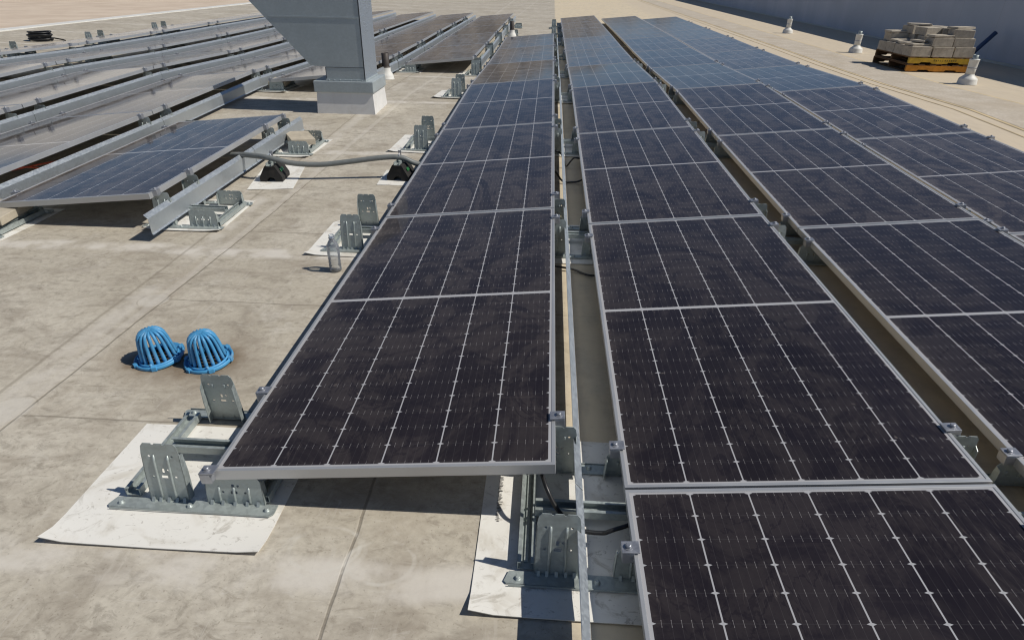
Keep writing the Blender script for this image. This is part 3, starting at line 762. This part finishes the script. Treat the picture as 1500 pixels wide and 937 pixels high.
# ------------------------------------------------------------------ vents
def boot(t, r0, r1, h):
    mk('boot', MB().lathe([(r0 * 1.12, 0), (r0, .012), (r0 * .98, .04), (r0 * .86, .07), (r0 * .62, .105), (r1 * 1.12, h * .98), (r1 * 1.1, h)], 28), M['pvc'], t)
def black_vent(x, y, label):
    t = empty('vent_pipe', (x, y, zf(x, y)))
    boot(t, .10, .055, .15); mk('pipe', MB().lathe([(.05, .14), (.05, .335), (.045, .337), (.044, .25)], 24, cap=False), M['brown_pipe'], t)
    mk('rain_collar', MB().lathe([(.058, .151), (.056, .158), (.0505, .165)], 24, cap=False), M['brown_pipe'], t)
    tag(t, label, 'vent pipe', 'dark vent pipes in white boots')
black_vent(-1.33, 7.80, 'dark vent pipe in a white boot just behind the metal duct')
black_vent(.03, 14.5, 'dark vent pipe in white boot beyond the far end of the panels')
def white_vent(x, y, label, h=.40):
    t = empty('vent_stack', (x, y, zf(x, y)))
    mk('boot', MB().lathe([(.135, 0), (.128, .012), (.122, .07), (.118, .082), (.09, .105), (.066, .128), (.062, .14)], 32), M['pvc'], t)
    mk('pipe', MB().lathe([(.058, .13), (.060, .20), (.0605, .205), (.060, .21), (.064, .33), (.0665, .335), (.0665, .345), (.05, .348)], 28), M['pvc'], t)
    mk('pipe_stub', MB().lathe([(.036, .348), (.036, h), (.030, h + .002), (.029, h - .04)], 20, cap=False), M['galv'], t)
    mk('clamp_ring', MB().lathe([(.0625, .222), (.0640, .224), (.0640, .232), (.0625, .234)], 28, cap=False), M['clamp'], t)
    tag(t, label, 'vent stack', 'white vent stacks by the right wall')
white_vent(7.10, 8.80, 'white wrapped vent stack in front of the yellow pallet')
white_vent(7.14, 12.80, 'white wrapped vent stack left of the concrete block pile')
white_vent(7.23, 17.3, 'white wrapped vent stack farthest along the right wall')

# ------------------------------------------------------------------ pallets and blocks
PX, PY = 6.82, 10.06; PZ = zf(PX, PY) + .002
def pallet(z, mat, label, dx, dy, text=False):
    t = empty('pallet', (PX + dx, PY + dy, z)); W_, D_ = 1.0, 1.22
    for q, y in enumerate((0, .59, 1.18)):
        b = MB()
        o_ = [(0, .018), (.06, .018)]
        out = [(0, .016), (.18, .016), (.20, .036), (.36, .036), (.38, .016), (.62, .016), (.64, .036), (.80, .036), (.82, .016), (W_, .016), (W_, .098), (0, .098)]
        b.prism(out, 'y', y, y + .04)
        nf = len(b.bm.faces)
        if text and q == 0:
            lx = .40
            for k in range(11):
                h = random.uniform(.018, .03); z0 = .052 + random.uniform(-.003, .003)
                for s_ in range(random.choice((1, 2, 2))):
                    sl = random.uniform(-.006, .006)
                    b.prism([(lx + s_ * .011, z0), (lx + s_ * .011 + .005, z0), (lx + s_ * .011 + .005 + sl, z0 + h), (lx + s_ * .011 + sl, z0 + h)], 'y', -.0015, -.0002)
                if k % 3: b.box(lx, lx + .014, -.0019, -.0016, z0 + h * .45, z0 + h * .45 + .004)
                lx += .034
            b.bm.faces.ensure_lookup_table()
            for f in b.bm.faces[nf:]: f.material_index = 1
        so = mk('stringer', b, mat if q == 0 else M['wood'], t)
        if text and q == 0: so.data.materials.append(M['ink'])
    xs_ = [0, .19, .37, .55, .73, .90]
    for x in xs_:
        mk('deck_board', MB().box(x, x + .10, .003, D_ - .003, .0985, .114, .002), M['wood'], t)
    for x in (0, .45, .9):
        mk('bottom_board', MB().box(x, x + .10, .003, D_ - .003, .0, .0155, .002), M['wood'], t)
    tag(t, label, 'pallet', 'pallets stacked under the concrete blocks')
pallet(PZ, M['orange'], 'orange edged pallet lying on the roof, bottom of the stack', 0, 0)
pallet(PZ + .116, M['yellow'], 'yellow edged pallet on top of the orange one, holding concrete blocks', .012, .006, True)
BZ = PZ + .2315
blk_n = 0
def block(x, y, z, sx, sy, sz, label, rz=0, rx_=0, ry=0, hollow=False):
    b = MB().box(-sx / 2, sx / 2, -sy / 2, sy / 2, 0, sz)
    for v in b.bm.verts: v.co += Vector((random.uniform(-.007, .007), random.uniform(-.007, .007), random.uniform(-.006, 0) if v.co.z > 0 else 0))
    bmesh.ops.bevel(b.bm, geom=b.bm.edges[:], offset=.004, segments=1, affect='EDGES')
    o = mk('concrete_block', b, M['block']); o.location = (PX + x, PY + y, z); o.rotation_euler = (rx_, ry, rz)
    tag(o, label, 'concrete block', 'concrete blocks piled on the pallets')
sz = .155
colN = ['left', 'middle', 'right']
for a, x in enumerate((.17, .51, .85)):
    for c, y in enumerate((.16, .46, .76, 1.06)):
        if a == 1 and c in (1, 2): continue
        block(x + random.uniform(-.008, .008), y + random.uniform(-.008, .008), BZ, .325, .285, sz, 'concrete block in the %s bottom column of the pile, %s from the front' % (colN[a], ORD[c + 1]), random.uniform(-.03, .03))
B2 = BZ + sz + .002
for a, c, x, y in ((2, 0, .84, .18), (1, 0, .50, .20), (2, 1, .85, .48), (1, 1, .52, .50), (2, 2, .84, .78), (1, 2, .50, .80), (0, 3, .22, 1.06), (1, 3, .54, 1.08), (2, 3, .86, 1.08)):
    block(x, y, B2, .31, .27, .13, 'concrete block in the %s second course column of the pile, %s from front' % (colN[a], ORD[c + 1]), random.uniform(-.12, .12))
B3 = B2 + .132
for a, c, x, y, z in ((2, 0, .82, .22, 0), (2, 1, .84, .55, 0), (1, 1, .50, .62, 0), (2, 2, .80, .95, 0), (1, 2, .46, .98, 0)):
    block(x, y, B3, .30, .26, .12, 'concrete block in the %s third course column of the pile, %s from front' % (colN[a], ORD[c + 1]), random.uniform(-.3, .3))
def slab(x, y, z, lab, rz, rx_=0, ry=0): block(x, y, z, .34, .22, .035, lab, rz, rx_, ry)
slab(.18, .20, B2, 'thin concrete slab lying flat at the front left of the pile', .15)
slab(.20, .52, B2, 'thin concrete slab lying flat at the left side of the pile', -.3)
slab(.22, .80, B2 + .01, 'thin tilted concrete slab low on the left of the pile', .4, .05, -.06)
slab(.27, .33, B2 + .04, 'thin concrete slab propped across two others at the front left', .8, .05, .05)
slab(.50, .20, B3, 'thin concrete slab on the front middle of the pile', .1)
slab(.20, 1.04, B3, 'thin concrete slab on the back left of the pile', .1)
slab(.84, .30, B3 + .122, 'thin concrete slab on top of the pile near the wall', .25)
slab(.50, .95, B3 + .122, 'thin concrete slab on top of the pile at the back', -.2)

# ------------------------------------------------------------------ cables and small things
def cable(pts, r, label, mat='black_cable', name='cable'):
    tag(mk(name, MB().tube(spline(pts, 8), r, 8), M[mat]), label, 'cable', 'loose cables' if mat == 'black_cable' else None)
cable([(.86, .30, .04), (.93, .12, .035), (.957, .05, .018), (.975, .0, .002), (1.005, -.03, -.04), (1.06, -.052, -.088), (1.129, -.07, -.082), (1.165, -.075, -.06), (1.28, -.03, -.05)], .0065, 'black cable hanging from the near panel corner across the center gap')
cable([(.9, 3.3, .0), (1.0, 3.3, -.02), (1.055, 3.3, -.085), (1.09, 3.3, -.10), (1.13, 3.3, -.10), (1.2, 3.3, -.085), (1.32, 3.3, .0)], .007, 'black cable looping low across the center gap, nearer loop')
cable([(.9, 3.72, .04), (1.01, 3.7, .03), (1.06, 3.7, .0), (1.096, 3.7, -.09), (1.14, 3.7, -.04), (1.175, 3.7, -.02), (1.3, 3.72, -.05)], .007, 'black cable looping higher across the center gap, farther loop')
cable([(1.0, 1.79, -.112), (1.1, 1.77, -.118), (1.2, 1.70, -.118), (1.35, 1.74, -.11)], .006, 'thin black cable lying on the roof in the center gap behind a bracket')
cable([(-2.95, 2.72, -.06), (-2.87, 2.80, -.01), (-2.82, 2.92, -.005), (-2.80, 3.05, -.05)], .006, 'orange cable showing in the dark gap at the left edge', 'orange_cable')
cable([(-2.90, 2.86, -.02), (-2.76, 3.04, -.01), (-2.74, 3.2, -.03)], .006, 'short orange cable in the dark gap behind the other orange one', 'orange_cable')
# printed lettering along the edge of the near right slip sheet
sh = SHEETS.get((1, 0))
if sh:
    b = MB(); y = -.02
    for k in range(34):
        x = -.373 + .006 * random.random()
        b.box(x, x + random.uniform(.006, .014), y, y + random.uniform(.0010, .0022), .0042, .0048); y += .0055
    mk('printed_lettering', b, M['ink'], sh)
# dark heap by the left parapet
t = empty('cable_coil', (-8.45, 10.7, zf(-8.45, 10.7)))
b = MB()
for k in range(7):
    r = .19 + .02 * math.sin(k * 2.1); z = .02 + .022 * k
    b.tube([((r + .01 * math.sin(a * 3 + k)) * math.cos(a), (r + .01 * math.cos(a * 2 + k)) * math.sin(a) * .8, z + .006 * math.sin(a * 2 + k)) for a in [2 * math.pi * q / 20 for q in range(21)]], .013, 6)
mk('coil', b, M['black_cable'], t)
b = MB().tube([(.15, .1, .05), (.3, .16, .015), (.42, .05, .013)], .012, 6); mk('loose_end', b, M['black_cable'], t)
tag(t, 'black coil of cable lying on the roof by the left parapet', 'cable coil')
